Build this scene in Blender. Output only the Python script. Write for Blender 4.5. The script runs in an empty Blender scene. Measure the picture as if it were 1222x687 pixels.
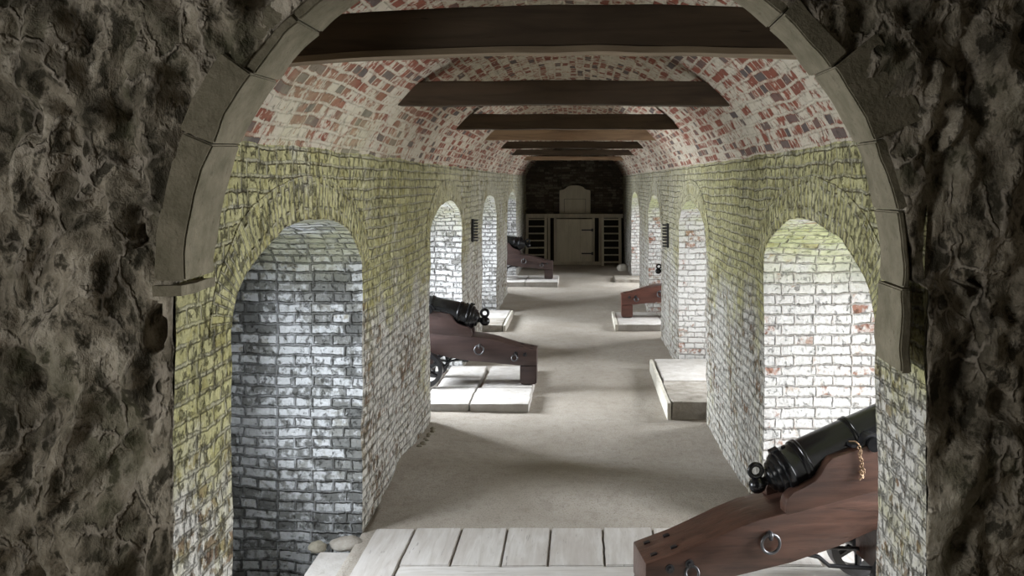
import bpy, bmesh, math, random
import numpy as np
from mathutils import Vector, Matrix, noise

random.seed(7)
sc = bpy.context.scene
COL = sc.collection
PI = math.pi
EYE = 2.35
F = 1080.0
XL, XR = -1.45, 1.25          # corridor walls
XC = (XL + XR) / 2
Y0, Y1 = 3.25, 25.2           # near arch front face .. far wall
SPR = 2.53                    # vault spring
NICHES = [(4.93, 1.14), (10.07, 1.22), (14.85, 1.2), (19.85, 1.35)]
NSPR, NRISE = 1.74, 0.41

# ---------------------------------------------------------------- helpers
def link(o, parent=None):
    COL.objects.link(o)
    if parent is not None:
        o.parent = parent
    return o

def tag(o, label=None, cat=None, group=None, kind=None):
    if label: o['label'] = label
    if cat: o['category'] = cat
    if group: o['group'] = group
    if kind: o['kind'] = kind
    return o

def empty(name, loc, rz=0.0):
    o = bpy.data.objects.new(name, None)
    o.empty_display_size = 0.1
    o.location = loc
    o.rotation_euler = (0, 0, rz)
    return link(o)

class MB:
    """collects verts / faces / uvs"""
    def __init__(s):
        s.v = []; s.f = []; s.uv = []; s.mi = []; s.hasuv = False
    def add(s, verts, faces, uvs=None, mi=0):
        b = len(s.v)
        s.v.extend([tuple(p) for p in verts])
        for k, f in enumerate(faces):
            s.f.append([b + i for i in f])
            s.mi.append(mi)
            if uvs is not None:
                s.hasuv = True
                s.uv.append([uvs[i] for i in f])
            else:
                s.uv.append([(0, 0)] * len(f))
    def grid(s, P, UV, flip=False, mi=0):
        n = len(P); m = len(P[0])
        verts = [p for r in P for p in r]
        uvs = [u for r in UV for u in r]
        faces = []
        for i in range(n - 1):
            for j in range(m - 1):
                q = [i * m + j, i * m + j + 1, (i + 1) * m + j + 1, (i + 1) * m + j]
                faces.append(q[::-1] if flip else q)
        s.add(verts, faces, uvs, mi)
    def build(s, name, mat, parent=None, smooth=False, weld=False):
        me = bpy.data.meshes.new(name)
        me.from_pydata(s.v, [], s.f)
        if s.hasuv:
            uvl = me.uv_layers.new(name='UVMap')
            flat = np.array([c for f in s.uv for u in f for c in u], dtype=np.float32)
            uvl.data.foreach_set('uv', flat)
        for m in (mat if isinstance(mat, (list, tuple)) else [mat]):
            me.materials.append(m)
        if any(s.mi):
            me.polygons.foreach_set('material_index', s.mi)
        if weld:
            bm = bmesh.new(); bm.from_mesh(me)
            bmesh.ops.remove_doubles(bm, verts=bm.verts, dist=1e-4)
            bm.to_mesh(me); bm.free()
        if smooth:
            me.polygons.foreach_set('use_smooth', [True] * len(me.polygons))
        me.update()
        return link(bpy.data.objects.new(name, me), parent)

def from_bm(name, bm, mat, parent=None, smooth=False, angle=None):
    bmesh.ops.recalc_face_normals(bm, faces=bm.faces[:])
    me = bpy.data.meshes.new(name)
    bm.to_mesh(me); bm.free()
    me.materials.append(mat)
    if smooth:
        me.polygons.foreach_set('use_smooth', [True] * len(me.polygons))
        if angle:
            me.set_sharp_from_angle(angle=math.radians(angle))
    return link(bpy.data.objects.new(name, me), parent)

def nvec(p, k):
    return noise.noise_vector(Vector(p) * k)

def rough(p, a=1.0):
    """small irregular shift of old masonry, the same for every surface meeting at p"""
    q = Vector(p)
    d = nvec(q, 2.3) * 0.016 + nvec(q + Vector((9, 3, 1)), 8.0) * 0.007
    return q + d * a

def bm_box(bm, c, s, rot=None):
    r = bmesh.ops.create_cube(bm, size=1.0)
    M = Matrix.Translation(Vector(c)) @ (rot.to_4x4() if rot else Matrix.Identity(4)) @ Matrix.Diagonal((*s, 1))
    bmesh.ops.transform(bm, matrix=M, verts=r['verts'])
    return r['verts']

def bm_cyl(bm, p0, p1, r0, r1=None, seg=20):
    if r1 is None: r1 = r0
    p0 = Vector(p0); p1 = Vector(p1); d = p1 - p0
    r = bmesh.ops.create_cone(bm, cap_ends=True, segments=seg, radius1=r0, radius2=r1, depth=d.length)
    M = Matrix.Translation((p0 + p1) / 2) @ d.to_track_quat('Z', 'Y').to_matrix().to_4x4()
    bmesh.ops.transform(bm, matrix=M, verts=r['verts'])
    return r['verts']

def bm_torus(bm, c, axis, R, r, su=28, sv=10, stretch=None):
    q = Vector(axis).to_track_quat('Z', 'Y').to_matrix()
    vs = []
    for i in range(su):
        a = 2 * PI * i / su
        row = []
        for j in range(sv):
            b = 2 * PI * j / sv
            p = Vector(((R + r * math.cos(b)) * math.cos(a), (R + r * math.cos(b)) * math.sin(a), r * math.sin(b)))
            if stretch: p.x *= stretch
            row.append(bm.verts.new(q @ p + Vector(c)))
        vs.append(row)
    for i in range(su):
        for j in range(sv):
            bm.faces.new((vs[i][j], vs[(i + 1) % su][j], vs[(i + 1) % su][(j + 1) % sv], vs[i][(j + 1) % sv]))

def bm_tube(bm, pts, r, seg=10):
    pts = [Vector(p) for p in pts]
    rings = []
    for i, p in enumerate(pts):
        t = (pts[min(i + 1, len(pts) - 1)] - pts[max(i - 1, 0)]).normalized()
        q = t.to_track_quat('Z', 'Y').to_matrix()
        rings.append([bm.verts.new(p + q @ Vector((r * math.cos(2 * PI * k / seg), r * math.sin(2 * PI * k / seg), 0))) for k in range(seg)])
    for a, b in zip(rings[:-1], rings[1:]):
        for k in range(seg):
            bm.faces.new((a[k], a[(k + 1) % seg], b[(k + 1) % seg], b[k]))
    bm.faces.new(rings[0][::-1]); bm.faces.new(rings[-1])

def bm_lathe(bm, prof, seg=40):
    """profile (x along axis, radius) turned about local X"""
    rings = []
    for x, r in prof:
        if r < 1e-5:
            rings.append([bm.verts.new((x, 0, 0))])
        else:
            rings.append([bm.verts.new((x, r * math.cos(2 * PI * k / seg), r * math.sin(2 * PI * k / seg))) for k in range(seg)])
    for a, b in zip(rings[:-1], rings[1:]):
        for k in range(seg):
            k2 = (k + 1) % seg
            if len(a) == 1 and len(b) == 1: continue
            if len(a) == 1: bm.faces.new((a[0], b[k2], b[k]))
            elif len(b) == 1: bm.faces.new((a[k], a[k2], b[0]))
            else: bm.faces.new((a[k], a[k2], b[k2], b[k]))

def bm_prism(bm, poly, v0, v1, bevel=0.006, taper=None):
    """polygon in the (u, w) plane pulled along v (local Y)"""
    def V(u, w, v):
        k = taper(u) if taper else 1.0
        return bm.verts.new((u, v * k, w))
    a = [V(u, w, v0) for u, w in poly]; b = [V(u, w, v1) for u, w in poly]
    fs = [bm.faces.new(a), bm.faces.new(b[::-1])]
    n = len(poly)
    for i in range(n):
        fs.append(bm.faces.new((a[i], b[i], b[(i + 1) % n], a[(i + 1) % n])))
    bmesh.ops.recalc_face_normals(bm, faces=fs)
    if bevel:
        es = {e for f in fs for e in f.edges if e.calc_face_angle(0) > 0.5}
        bmesh.ops.bevel(bm, geom=list(es), offset=bevel, segments=2, affect='EDGES', profile=0.6)

# ---------------------------------------------------------------- materials
class NT:
    def __init__(s, name):
        s.m = bpy.data.materials.new(name); s.m.use_nodes = True
        s.t = s.m.node_tree; s.t.nodes.clear()
        s.out = s.n('ShaderNodeOutputMaterial'); s.b = s.n('ShaderNodeBsdfPrincipled')
        s.l(s.b.outputs[0], s.out.inputs[0])
        tc = s.n('ShaderNodeTexCoord'); s.uv = tc.outputs['UV']; s.ob = tc.outputs['Object']
    def n(s, t, **kw):
        x = s.t.nodes.new(t)
        for k, v in kw.items(): setattr(x, k, v)
        return x
    def l(s, a, b): s.t.links.new(a, b)
    def put(s, sock, v):
        if hasattr(v, 'is_output') or isinstance(v, bpy.types.NodeSocket): s.l(v, sock)
        else: sock.default_value = v
    def noise(s, vec, scale, detail=4, rough=0.55, dist=0.0, col=False):
        x = s.n('ShaderNodeTexNoise'); s.put(x.inputs['Vector'], vec)
        x.inputs['Scale'].default_value = scale; x.inputs['Detail'].default_value = detail
        x.inputs['Roughness'].default_value = rough; x.inputs['Distortion'].default_value = dist
        return x.outputs['Color' if col else 'Fac']
    def voro(s, vec, scale, feature='F1', out='Distance'):
        x = s.n('ShaderNodeTexVoronoi', feature=feature); s.put(x.inputs['Vector'], vec)
        x.inputs['Scale'].default_value = scale
        return x.outputs[out]
    def map(s, vec, scale=(1, 1, 1), loc=(0, 0, 0), rot=(0, 0, 0)):
        x = s.n('ShaderNodeMapping'); s.put(x.inputs[0], vec)
        x.inputs['Scale'].default_value = scale; x.inputs['Location'].default_value = loc; x.inputs['Rotation'].default_value = rot
        return x.outputs[0]
    def math(s, op, a, b=0.0, c=0.0, clamp=False):
        x = s.n('ShaderNodeMath', operation=op, use_clamp=clamp)
        for i, v in enumerate((a, b, c)): s.put(x.inputs[i], v)
        return x.outputs[0]
    def vadd(s, a, b, sc_=1.0):
        y = s.n('ShaderNodeVectorMath', operation='SCALE'); s.put(y.inputs[0], b); y.inputs['Scale'].default_value = sc_
        x = s.n('ShaderNodeVectorMath', operation='ADD'); s.put(x.inputs[0], a); s.put(x.inputs[1], y.outputs[0])
        return x.outputs[0]
    def ramp(s, fac, stops, interp='LINEAR'):
        x = s.n('ShaderNodeValToRGB'); s.put(x.inputs[0], fac); r = x.color_ramp; r.interpolation = interp
        while len(r.elements) > 1: r.elements.remove(r.elements[-1])
        first = True
        for p, c in stops:
            c = (c, c, c, 1) if not isinstance(c, (tuple, list)) else (*c, 1)
            if first: e = r.elements[0]; e.position = p; first = False
            else: e = r.elements.new(p)
            e.color = c
        return x.outputs[0]
    def sstep(s, fac, a, b):
        x = s.n('ShaderNodeMapRange', interpolation_type='SMOOTHSTEP'); s.put(x.inputs[0], fac)
        x.inputs[1].default_value = a; x.inputs[2].default_value = b
        return x.outputs[0]
    def mix(s, fac, a, b, blend='MIX'):
        x = s.n('ShaderNodeMix', data_type='RGBA', blend_type=blend)
        s.put(x.inputs[0], fac)
        for i, v in ((6, a), (7, b)):
            if isinstance(v, (tuple, list)): v = (*v, 1) if len(v) == 3 else v
            s.put(x.inputs[i], v)
        return x.outputs[2]
    def sep(s, vec):
        x = s.n('ShaderNodeSeparateXYZ'); s.put(x.inputs[0], vec); return x.outputs
    def bump(s, h, strength=0.5, dist=0.02, prev=None):
        x = s.n('ShaderNodeBump'); x.inputs['Strength'].default_value = strength; x.inputs['Distance'].default_value = dist
        s.put(x.inputs['Height'], h)
        if prev is not None: s.l(prev, x.inputs['Normal'])
        return x.outputs[0]
    def done(s, col, rough=0.9, normal=None, spec=0.3, metal=0.0, coat=0.0):
        s.put(s.b.inputs['Base Color'], col if not isinstance(col, tuple) else (*col, 1))
        s.put(s.b.inputs['Roughness'], rough); s.b.inputs['Specular IOR Level'].default_value = spec
        s.b.inputs['Metallic'].default_value = metal; s.b.inputs['Coat Weight'].default_value = coat
        if normal is not None: s.l(normal, s.b.inputs['Normal'])
        return s.m

def brick_mat(name, bricks, mortar, wash, wash_amt, algae=None, algae_fn=None, dark_amt=0.3, pt0=0.56, msize=0.008,
              bump=0.8, streak=0.0, soot=(0.03, 0.028, 0.022), bw=0.23, bh=0.070, wash_scale=1.6, chip=0.5, patch=0.9, pits=0.5, jstr=0.9, jb=1.5, midk=0.9):
    n = NT(name)
    w = n.noise(n.ob, 3.0, 2, col=True)
    w2 = n.noise(n.ob, 16.0, 3, col=True)
    uv = n.vadd(n.vadd(n.uv, w, 0.026), w2, 0.018)
    uv = n.vadd(uv, n.noise(n.ob, 48, 3, col=True), 0.013)
    uv = n.vadd(uv, (0.5, 0.5, 0), -0.057)
    bt = n.n('ShaderNodeTexBrick'); n.l(uv, bt.inputs['Vector'])
    bt.offset = 0.5; bt.squash = 0.55; bt.squash_frequency = 2
    for k, v in (('Color1', (0, 0, 0, 1)), ('Color2', (1, 1, 1, 1)), ('Mortar', (0.5, 0.5, 0.5, 1)), ('Scale', 1.0),
                 ('Mortar Size', msize), ('Mortar Smooth', 0.75), ('Bias', 0.0), ('Brick Width', bw), ('Row Height', bh)):
        bt.inputs[k].default_value = v
    rnd = n.sep(bt.outputs['Color'])[0]
    fac = bt.outputs['Fac']
    fine = n.noise(n.ob, 38, 5, 0.65)
    mid = n.noise(n.ob, 9, 5, 0.6)
    col = n.ramp(rnd, bricks)
    col = n.mix(n.math('MULTIPLY', fine, 0.5), col, (0.10, 0.085, 0.07))
    # lime wash, patchy: it wears off the brick faces and holds in places
    big = n.noise(n.ob, wash_scale, 6, 0.62, 0.4)
    worn = n.math('ADD', n.math('MULTIPLY', big, 1.0), n.math('MULTIPLY', n.math('SUBTRACT', rnd, 0.5), chip))
    worn = n.math('ADD', worn, n.math('MULTIPLY', n.math('SUBTRACT', n.noise(n.ob, 17, 6, 0.68), 0.5), patch))
    t = 0.5 + (0.5 - wash_amt) * 0.9
    wm = n.sstep(worn, t - 0.09, t + 0.09)
    wcol = n.mix(n.noise(n.ob, 4.5, 4), wash, tuple(c * 0.78 for c in wash))
    col = n.mix(n.math('MULTIPLY', wm, 0.93), col, wcol)
    # joints
    mj = n.mix(n.math('MULTIPLY', n.sstep(big, 0.4, 0.65), 0.25), mortar, wash)
    jf = n.sstep(n.math('ADD', fac, n.math('MULTIPLY', n.math('SUBTRACT', fine, 0.5), 1.3)), 0.28, 0.85)
    jf = n.math('MULTIPLY', jf, n.sstep(n.noise(n.ob, 4.0, 5, 0.65), 0.28, 0.56))
    col = n.mix(n.math('MULTIPLY', jf, jstr), col, mj)
    if algae is not None:
        am = algae_fn(n)
        ac = n.ramp(n.noise(n.ob, 5.5, 5, 0.6), [(0.3, algae[0]), (0.55, algae[1]), (0.75, algae[2])])
        col = n.mix(n.math('MULTIPLY', am, n.math('SUBTRACT', 1.0, n.math('MULTIPLY', jf, 0.55))), col, ac)
    # dark stains and drips
    sv = n.map(n.ob, (1, 1, 0.28))
    st = n.noise(sv, 7.0, 6, 0.68)
    dm = n.sstep(st, 0.56, 0.72)
    col = n.mix(n.math('MULTIPLY', dm, dark_amt), col, soot)
    pt = n.sstep(n.noise(n.map(n.ob, (1, 1, 0.8)), 24, 5, 0.66), pt0, pt0 + 0.13)
    col = n.mix(n.math('MULTIPLY', pt, pits), col, tuple(c * 2.2 for c in soot))
    h = n.math('MULTIPLY', fac, -jb)
    h = n.math('SUBTRACT', h, n.math('MULTIPLY', pt, 0.8))
    h = n.math('ADD', h, n.math('MULTIPLY', mid, midk))
    h = n.math('ADD', h, n.math('MULTIPLY', fine, 0.45))
    h = n.math('ADD', h, n.math('MULTIPLY', rnd, 0.35))
    if streak:
        h = n.math('ADD', h, n.math('MULTIPLY', n.noise(n.map(n.ob, (1, 1, 0.35)), 22, 4, 0.6), streak))
    return n.done(col, 0.92, n.bump(h, bump, 0.026), 0.15)

def algae_wall(n):
    s = n.sep(n.ob)
    hz = n.sstep(s[2], 0.85, 1.95)
    near = n.math('SUBTRACT', 1.0, n.math('MULTIPLY', n.sstep(s[1], 7.0, 14.0), 0.5))
    damp = n.math('MULTIPLY', n.sstep(s[1], 4.6, 3.7), n.sstep(s[0], 0.0, -1.0))
    k = n.noise(n.ob, 1.7, 6, 0.66)
    k = n.math('ADD', k, n.math('MULTIPLY', hz, 0.32))
    k = n.math('ADD', k, n.math('MULTIPLY', damp, 0.12))
    k = n.sstep(k, 0.54, 0.78)
    return n.math('MULTIPLY', n.math('MULTIPLY', k, near), 0.85)

def algae_soffit(n):
    s = n.sep(n.ob)
    hz = n.sstep(s[2], 1.55, 2.0)
    k = n.noise(n.ob, 2.4, 4, 0.6)
    return n.math('MULTIPLY', n.math('MULTIPLY', hz, n.sstep(k, 0.3, 0.55)), 0.8)

def algae_vault(n):
    s = n.sep(n.ob)
    lo = n.sstep(s[2], 3.15, 2.5)
    nr = n.sstep(s[1], 10.0, 4.0)
    k = n.noise(n.ob, 1.9, 4, 0.6)
    lf = n.sstep(s[0], 0.6, -0.9)
    return n.math('MULTIPLY', n.math('MULTIPLY', n.math('MULTIPLY', lo, nr), n.math('MULTIPLY', lf, n.sstep(k, 0.3, 0.6))), 0.6)

GREEN = [(0.25, 0.23, 0.085), (0.48, 0.455, 0.20), (0.60, 0.57, 0.34)]
M = {}
M['wall'] = brick_mat('lime_washed_brick', [(0, (0.22, 0.14, 0.09)), (0.35, (0.32, 0.26, 0.19)), (0.7, (0.40, 0.36, 0.28)), (1, (0.46, 0.42, 0.34))],
                      (0.11, 0.10, 0.07), (0.71, 0.69, 0.64), 0.64, GREEN, algae_wall, 0.52, streak=0.8, pt0=0.515, bump=1.0, chip=0.22, patch=1.9, pits=0.52, msize=0.013, jstr=0.5, jb=0.75, midk=1.9)
M['lining_left'] = brick_mat('grey_stock_brick', [(0, (0.16, 0.17, 0.17)), (0.4, (0.25, 0.26, 0.255)), (0.75, (0.34, 0.35, 0.335)), (1, (0.42, 0.40, 0.33))],
                             (0.075, 0.075, 0.07), (0.62, 0.64, 0.66), 0.52, [(0.20, 0.20, 0.13), (0.34, 0.34, 0.22), (0.45, 0.44, 0.32)], algae_soffit, 0.45, bump=1.0, msize=0.012, jstr=0.8, chip=0.35, patch=1.3)
M['lining_pale'] = brick_mat('pale_grey_stock_brick', [(0, (0.25, 0.25, 0.24)), (0.4, (0.34, 0.34, 0.33)), (0.75, (0.42, 0.41, 0.38)), (1, (0.48, 0.45, 0.38))],
                             (0.12, 0.115, 0.105), (0.64, 0.64, 0.64), 0.66, [(0.24, 0.23, 0.14), (0.38, 0.37, 0.24), (0.48, 0.47, 0.34)], algae_soffit, 0.35, bump=1.0, msize=0.012, jstr=0.8, chip=0.35, patch=1.3)
M['lining_right'] = brick_mat('white_washed_brick', [(0, (0.34, 0.16, 0.11)), (0.4, (0.46, 0.36, 0.29)), (0.75, (0.52, 0.48, 0.42)), (1, (0.56, 0.53, 0.48))],
                              (0.30, 0.26, 0.22), (0.66, 0.65, 0.63), 0.70, [(0.26, 0.29, 0.09), (0.42, 0.44, 0.19), (0.5, 0.49, 0.32)], algae_soffit, 0.3, bump=0.9, msize=0.009, jstr=0.7, jb=1.1, chip=0.3, patch=1.2, pits=0.3)
M['vault'] = brick_mat('red_vault_brick', [(0, (0.10, 0.085, 0.085)), (0.10, (0.15, 0.11, 0.10)), (0.16, (0.24, 0.07, 0.045)), (0.55, (0.30, 0.085, 0.05)), (0.85, (0.20, 0.075, 0.055)), (1, (0.36, 0.15, 0.07))],
                       (0.50, 0.46, 0.37), (0.60, 0.55, 0.45), 0.48, [(0.36, 0.34, 0.19), (0.48, 0.46, 0.30), (0.53, 0.51, 0.37)], algae_vault, 0.3, msize=0.015, bump=0.6, jb=0.8, chip=0.6, patch=1.7, wash_scale=1.2)
M['far'] = brick_mat('dark_brick', [(0, (0.08, 0.068, 0.053)), (0.5, (0.13, 0.11, 0.085)), (1, (0.19, 0.165, 0.125))],
                     (0.07, 0.062, 0.05), (0.27, 0.24, 0.19), 0.3, None, None, 0.5)  # dark brick tones with little pale wash

def rubble_mat():
    n = NT('lime_core_rubble')
    st = n.map(n.ob, (1, 1, 0.62))
    wv = n.vadd(st, n.noise(st, 4.0, 3, col=True), 0.10)
    a = n.noise(wv, 5.0, 8, 0.66)
    b = n.noise(wv, 12, 7, 0.66)
    c = n.noise(n.ob, 55, 5, 0.62)
    v = n.voro(n.vadd(wv, n.noise(st, 11, 4, col=True), 0.05), 9.0, 'SMOOTH_F1')
    col = n.ramp(a, [(0.30, (0.07, 0.062, 0.045)), (0.42, (0.20, 0.175, 0.13)), (0.52, (0.40, 0.35, 0.27)), (0.60, (0.58, 0.52, 0.42)), (0.76, (0.44, 0.38, 0.29))])
    col = n.mix(n.math('MULTIPLY', n.sstep(b, 0.50, 0.60), 0.9), col, (0.045, 0.04, 0.027))
    col = n.mix(n.math('MULTIPLY', n.sstep(n.noise(n.ob, 2.7, 5, 0.6), 0.50, 0.66), 0.55), col, (0.13, 0.13, 0.075))
    col = n.mix(n.math('MULTIPLY', n.sstep(c, 0.54, 0.7), 0.3), col, (0.09, 0.08, 0.06))
    wv2 = n.vadd(n.vadd(st, n.noise(st, 6.0, 4, col=True), 0.16), n.noise(n.ob, 20, 3, col=True), 0.03)
    ve = n.voro(wv2, 7.0, 'DISTANCE_TO_EDGE')
    vein = n.math('MULTIPLY', n.sstep(ve, 0.09, 0.02), n.sstep(n.noise(n.ob, 4.0, 4), 0.42, 0.58))
    col = n.mix(n.math('MULTIPLY', vein, 0.7), col, (0.50, 0.44, 0.36))
    h = n.math('ADD', n.math('MULTIPLY', a, 1.4), n.math('MULTIPLY', b, -0.8))
    h = n.math('ADD', h, n.math('MULTIPLY', c, 0.10))
    h = n.math('ADD', h, n.math('MULTIPLY', v, -0.9))
    h = n.math('ADD', h, n.math('MULTIPLY', vein, 0.5))
    return n.done(col, 0.95, n.bump(h, 0.8, 0.045), 0.15)
M['rubble'] = rubble_mat()

def stone_mat(name, c0, c1, dark=(0.1, 0.09, 0.07), rough=0.9, b=0.4, scale=6):
    n = NT(name)
    a = n.noise(n.ob, scale, 6, 0.62)
    f = n.noise(n.ob, 55, 4, 0.6)
    col = n.ramp(a, [(0.3, c0), (0.65, c1)])
    col = n.mix(n.math('MULTIPLY', n.sstep(n.noise(n.ob, scale * 2.3, 5, 0.7), 0.57, 0.7), 0.5), col, dark)
    h = n.math('ADD', a, n.math('MULTIPLY', f, 0.4))
    return n.done(col, rough, n.bump(h, b, 0.015), 0.2)
M['dressed'] = stone_mat('dressed_arch_stone', (0.15, 0.135, 0.09), (0.26, 0.23, 0.165), (0.08, 0.07, 0.045), b=0.9, scale=9)
M['slab'] = stone_mat('pale_paving_stone', (0.44, 0.41, 0.38), (0.58, 0.56, 0.54), (0.27, 0.24, 0.2), b=0.5)
M['roughslab'] = stone_mat('weathered_step_stone', (0.22, 0.195, 0.16), (0.42, 0.39, 0.35), (0.10, 0.085, 0.07), b=1.0)
M['kerb'] = stone_mat('pale_kerb_stone', (0.52, 0.49, 0.43), (0.66, 0.63, 0.56), (0.3, 0.28, 0.22))
M['pebble'] = stone_mat('fallen_rubble', (0.16, 0.15, 0.11), (0.34, 0.31, 0.25))

def sand_mat():
    n = NT('sandy_floor')
    a = n.noise(n.ob, 1.2, 5, 0.55)
    g = n.noise(n.ob, 90, 4, 0.7)
    m_ = n.noise(n.ob, 12, 5, 0.6)
    col = n.ramp(a, [(0.3, (0.35, 0.315, 0.27)), (0.7, (0.46, 0.425, 0.38))])
    col = n.mix(n.math('MULTIPLY', n.sstep(g, 0.5, 0.68), 0.6), col, (0.16, 0.135, 0.11))
    col = n.mix(n.math('MULTIPLY', n.sstep(m_, 0.48, 0.7), 0.3), col, (0.24, 0.205, 0.165))
    h = n.math('ADD', n.math('MULTIPLY', m_, 1.2), n.math('MULTIPLY', g, 0.6))
    return n.done(col, 0.95, n.bump(h, 0.6, 0.02), 0.1)
M['sand'] = sand_mat()

def wood_mat(name, c0, c1, dark, axis='X', rough=0.6, b=0.3, coat=0.0, spec=0.35, fine=18, knots=False):
    n = NT(name)
    sc_ = {'X': (0.10, 1, 1), 'Y': (1, 0.10, 1), 'Z': (1, 1, 0.10)}[axis]
    v = n.map(n.ob, sc_)
    g = n.noise(v, fine, 6, 0.6, 0.6)
    l = n.noise(n.map(n.ob, tuple(min(1, s * 3) for s in sc_)), 3.2, 4, 0.6)
    col = n.ramp(g, [(0.3, c0), (0.62, c1)])
    col = n.mix(n.math('MULTIPLY', n.sstep(l, 0.42, 0.68), 0.6), col, dark)
    cr = n.sstep(n.noise(v, fine * 1.9, 3, 0.7), 0.64, 0.72)
    col = n.mix(n.math('MULTIPLY', cr, 0.5), col, tuple(c * 0.35 for c in dark))
    if knots:
        kv = n.voro(n.map(n.ob, tuple(min(1, s * 4.5) for s in sc_), (0.3, 0.2, 0.1)), 2.6)
        col = n.mix(n.math('MULTIPLY', n.sstep(kv, 0.16, 0.05), 0.85), col, tuple(c * 0.4 for c in dark))
    h = n.math('ADD', g, n.math('MULTIPLY', cr, -0.5))
    return n.done(col, rough, n.bump(h, b, 0.01), spec, coat=coat)
M['gunwood'] = wood_mat('oiled_carriage_wood', (0.034, 0.018, 0.013), (0.082, 0.042, 0.030), (0.024, 0.013, 0.010), 'X', 0.30, 0.25, spec=0.5, fine=24)
M['gunwood_dark'] = wood_mat('dark_carriage_wood', (0.040, 0.025, 0.023), (0.070, 0.042, 0.037), (0.028, 0.018, 0.016), 'X', 0.42, 0.22, spec=0.45)
M['gunwood_red'] = wood_mat('red_brown_carriage_wood', (0.085, 0.034, 0.025), (0.13, 0.05, 0.036), (0.06, 0.026, 0.02), 'X', 0.42, 0.22, spec=0.45)
M['beam'] = wood_mat('dark_beam_wood', (0.055, 0.039, 0.025), (0.100, 0.070, 0.045), (0.030, 0.021, 0.014), 'X', 0.8, 0.4, fine=14)
M['beam_pale'] = wood_mat('pale_beam_wood', (0.19, 0.12, 0.07), (0.33, 0.22, 0.13), (0.10, 0.06, 0.035), 'X', 0.8, 0.4, fine=14, knots=True)
M['beam_edge'] = wood_mat('pale_beam_edge', (0.20, 0.15, 0.10), (0.32, 0.25, 0.17), (0.12, 0.085, 0.055), 'X', 0.85, 0.3)
M['plank'] = wood_mat('bleached_plank', (0.46, 0.43, 0.40), (0.60, 0.58, 0.56), (0.40, 0.36, 0.33), 'Y', 0.85, 0.35, fine=26)
M['plank_x'] = wood_mat('bleached_cross_plank', (0.46, 0.43, 0.40), (0.60, 0.58, 0.56), (0.40, 0.36, 0.33), 'X', 0.85, 0.35, fine=26)
M['paint'] = wood_mat('faded_cream_paint', (0.62, 0.575, 0.46), (0.70, 0.65, 0.53), (0.52, 0.475, 0.37), 'Z', 0.75, 0.15)
M['ladderwood'] = wood_mat('pale_ladder_wood', (0.52, 0.475, 0.37), (0.62, 0.57, 0.46), (0.38, 0.34, 0.26), 'Z', 0.8, 0.2)

def plain(name, col, rough, spec=0.5, metal=0.0, coat=0.0, b=0.0, sc_=40):
    n = NT(name)
    a = n.noise(n.ob, sc_, 4, 0.6)
    c = n.mix(a, tuple(x * 0.75 for x in col), tuple(min(1, x * 1.25) for x in col))
    r = n.math('ADD', rough, n.math('MULTIPLY', n.math('SUBTRACT', a, 0.5), 0.15))
    return n.done(c, r, n.bump(a, b, 0.004) if b else None, spec, metal, coat)
M['gunblack'] = plain('gloss_black_gun_paint', (0.005, 0.0052, 0.006), 0.22, 0.42, b=0.06, sc_=28)
M['iron'] = plain('black_ironwork', (0.012, 0.012, 0.014), 0.3, 0.6, b=0.1)
M['steel'] = plain('worn_grey_iron', (0.09, 0.09, 0.095), 0.35, 0.6, 0.6, b=0.1)
M['rust'] = plain('rusty_chain', (0.22, 0.14, 0.08), 0.6, 0.5, 0.4, b=0.2)
M['shade_and_line'] = plain('painted_shade_and_hatch_line', (0.05, 0.045, 0.035), 0.9, 0.2)  # dark colour painting the shade of the openings; also the hatch outline

# ---------------------------------------------------------------- floor
def niche_wave(y):
    """0 at the middle of an embrasure bay, 1 at the middle of a pier"""
    cs = [c for c, h in NICHES]
    per = 4.97
    return 0.5 - 0.5 * math.cos(2 * PI * (y - 4.93) / per)

def floor_z(x, y):
    z = 0.02 * noise.noise(Vector((x * 0.9, y * 0.6, 3.1)))
    inside = max(0.0, min(1.0, (y - 6.15) / 0.5))
    mid = math.exp(-((x - XC) / 1.0) ** 2)
    # trodden hollow and drifted ridge across the passage
    ridge = 0.07 * math.exp(-((y - 6.95 - 0.35 * (XC - x)) / 0.55) ** 2)
    dip = -0.07 * math.exp(-((y - 8.0 - 0.25 * (XC - x)) / 0.6) ** 2) * mid
    z += (ridge + dip) * inside
    z += 0.03 * niche_wave(y) * inside * (1 - 0.5 * mid)
    z += 0.12 * max(0, min(1, (y - 16.0) / 4.0))
    z += 0.004 * noise.noise(Vector((x * 9, y * 9, 0)))
    if 3.4 < y < 6.5: z -= 0.34 * max(0.0, min(1.0, (-1.46 - x) / 0.1))
    return z

mb = MB()
xs = np.concatenate([np.arange(-4.4, XL, 0.12), np.arange(XL, XR, 0.045), np.arange(XR, 4.41, 0.12)])
ys = np.concatenate([np.arange(-2.6, 5.4, 0.12), np.arange(5.4, 13, 0.045), np.arange(13, 25.7, 0.1)])
P = [[(x, y, floor_z(x, y)) for x in xs] for y in ys]
UV = [[(x, y) for x in xs] for y in ys]
mb.grid(P, UV)
tag(mb.build('floor', M['sand'], smooth=True), kind='structure')

# ---------------------------------------------------------------- corridor walls with embrasures
def arch_top(y, c, hw):
    t = max(-1.0, min(1.0, (y - c) / hw))
    return NSPR + NRISE * math.sqrt(max(0.0, 1 - t * t))

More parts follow.
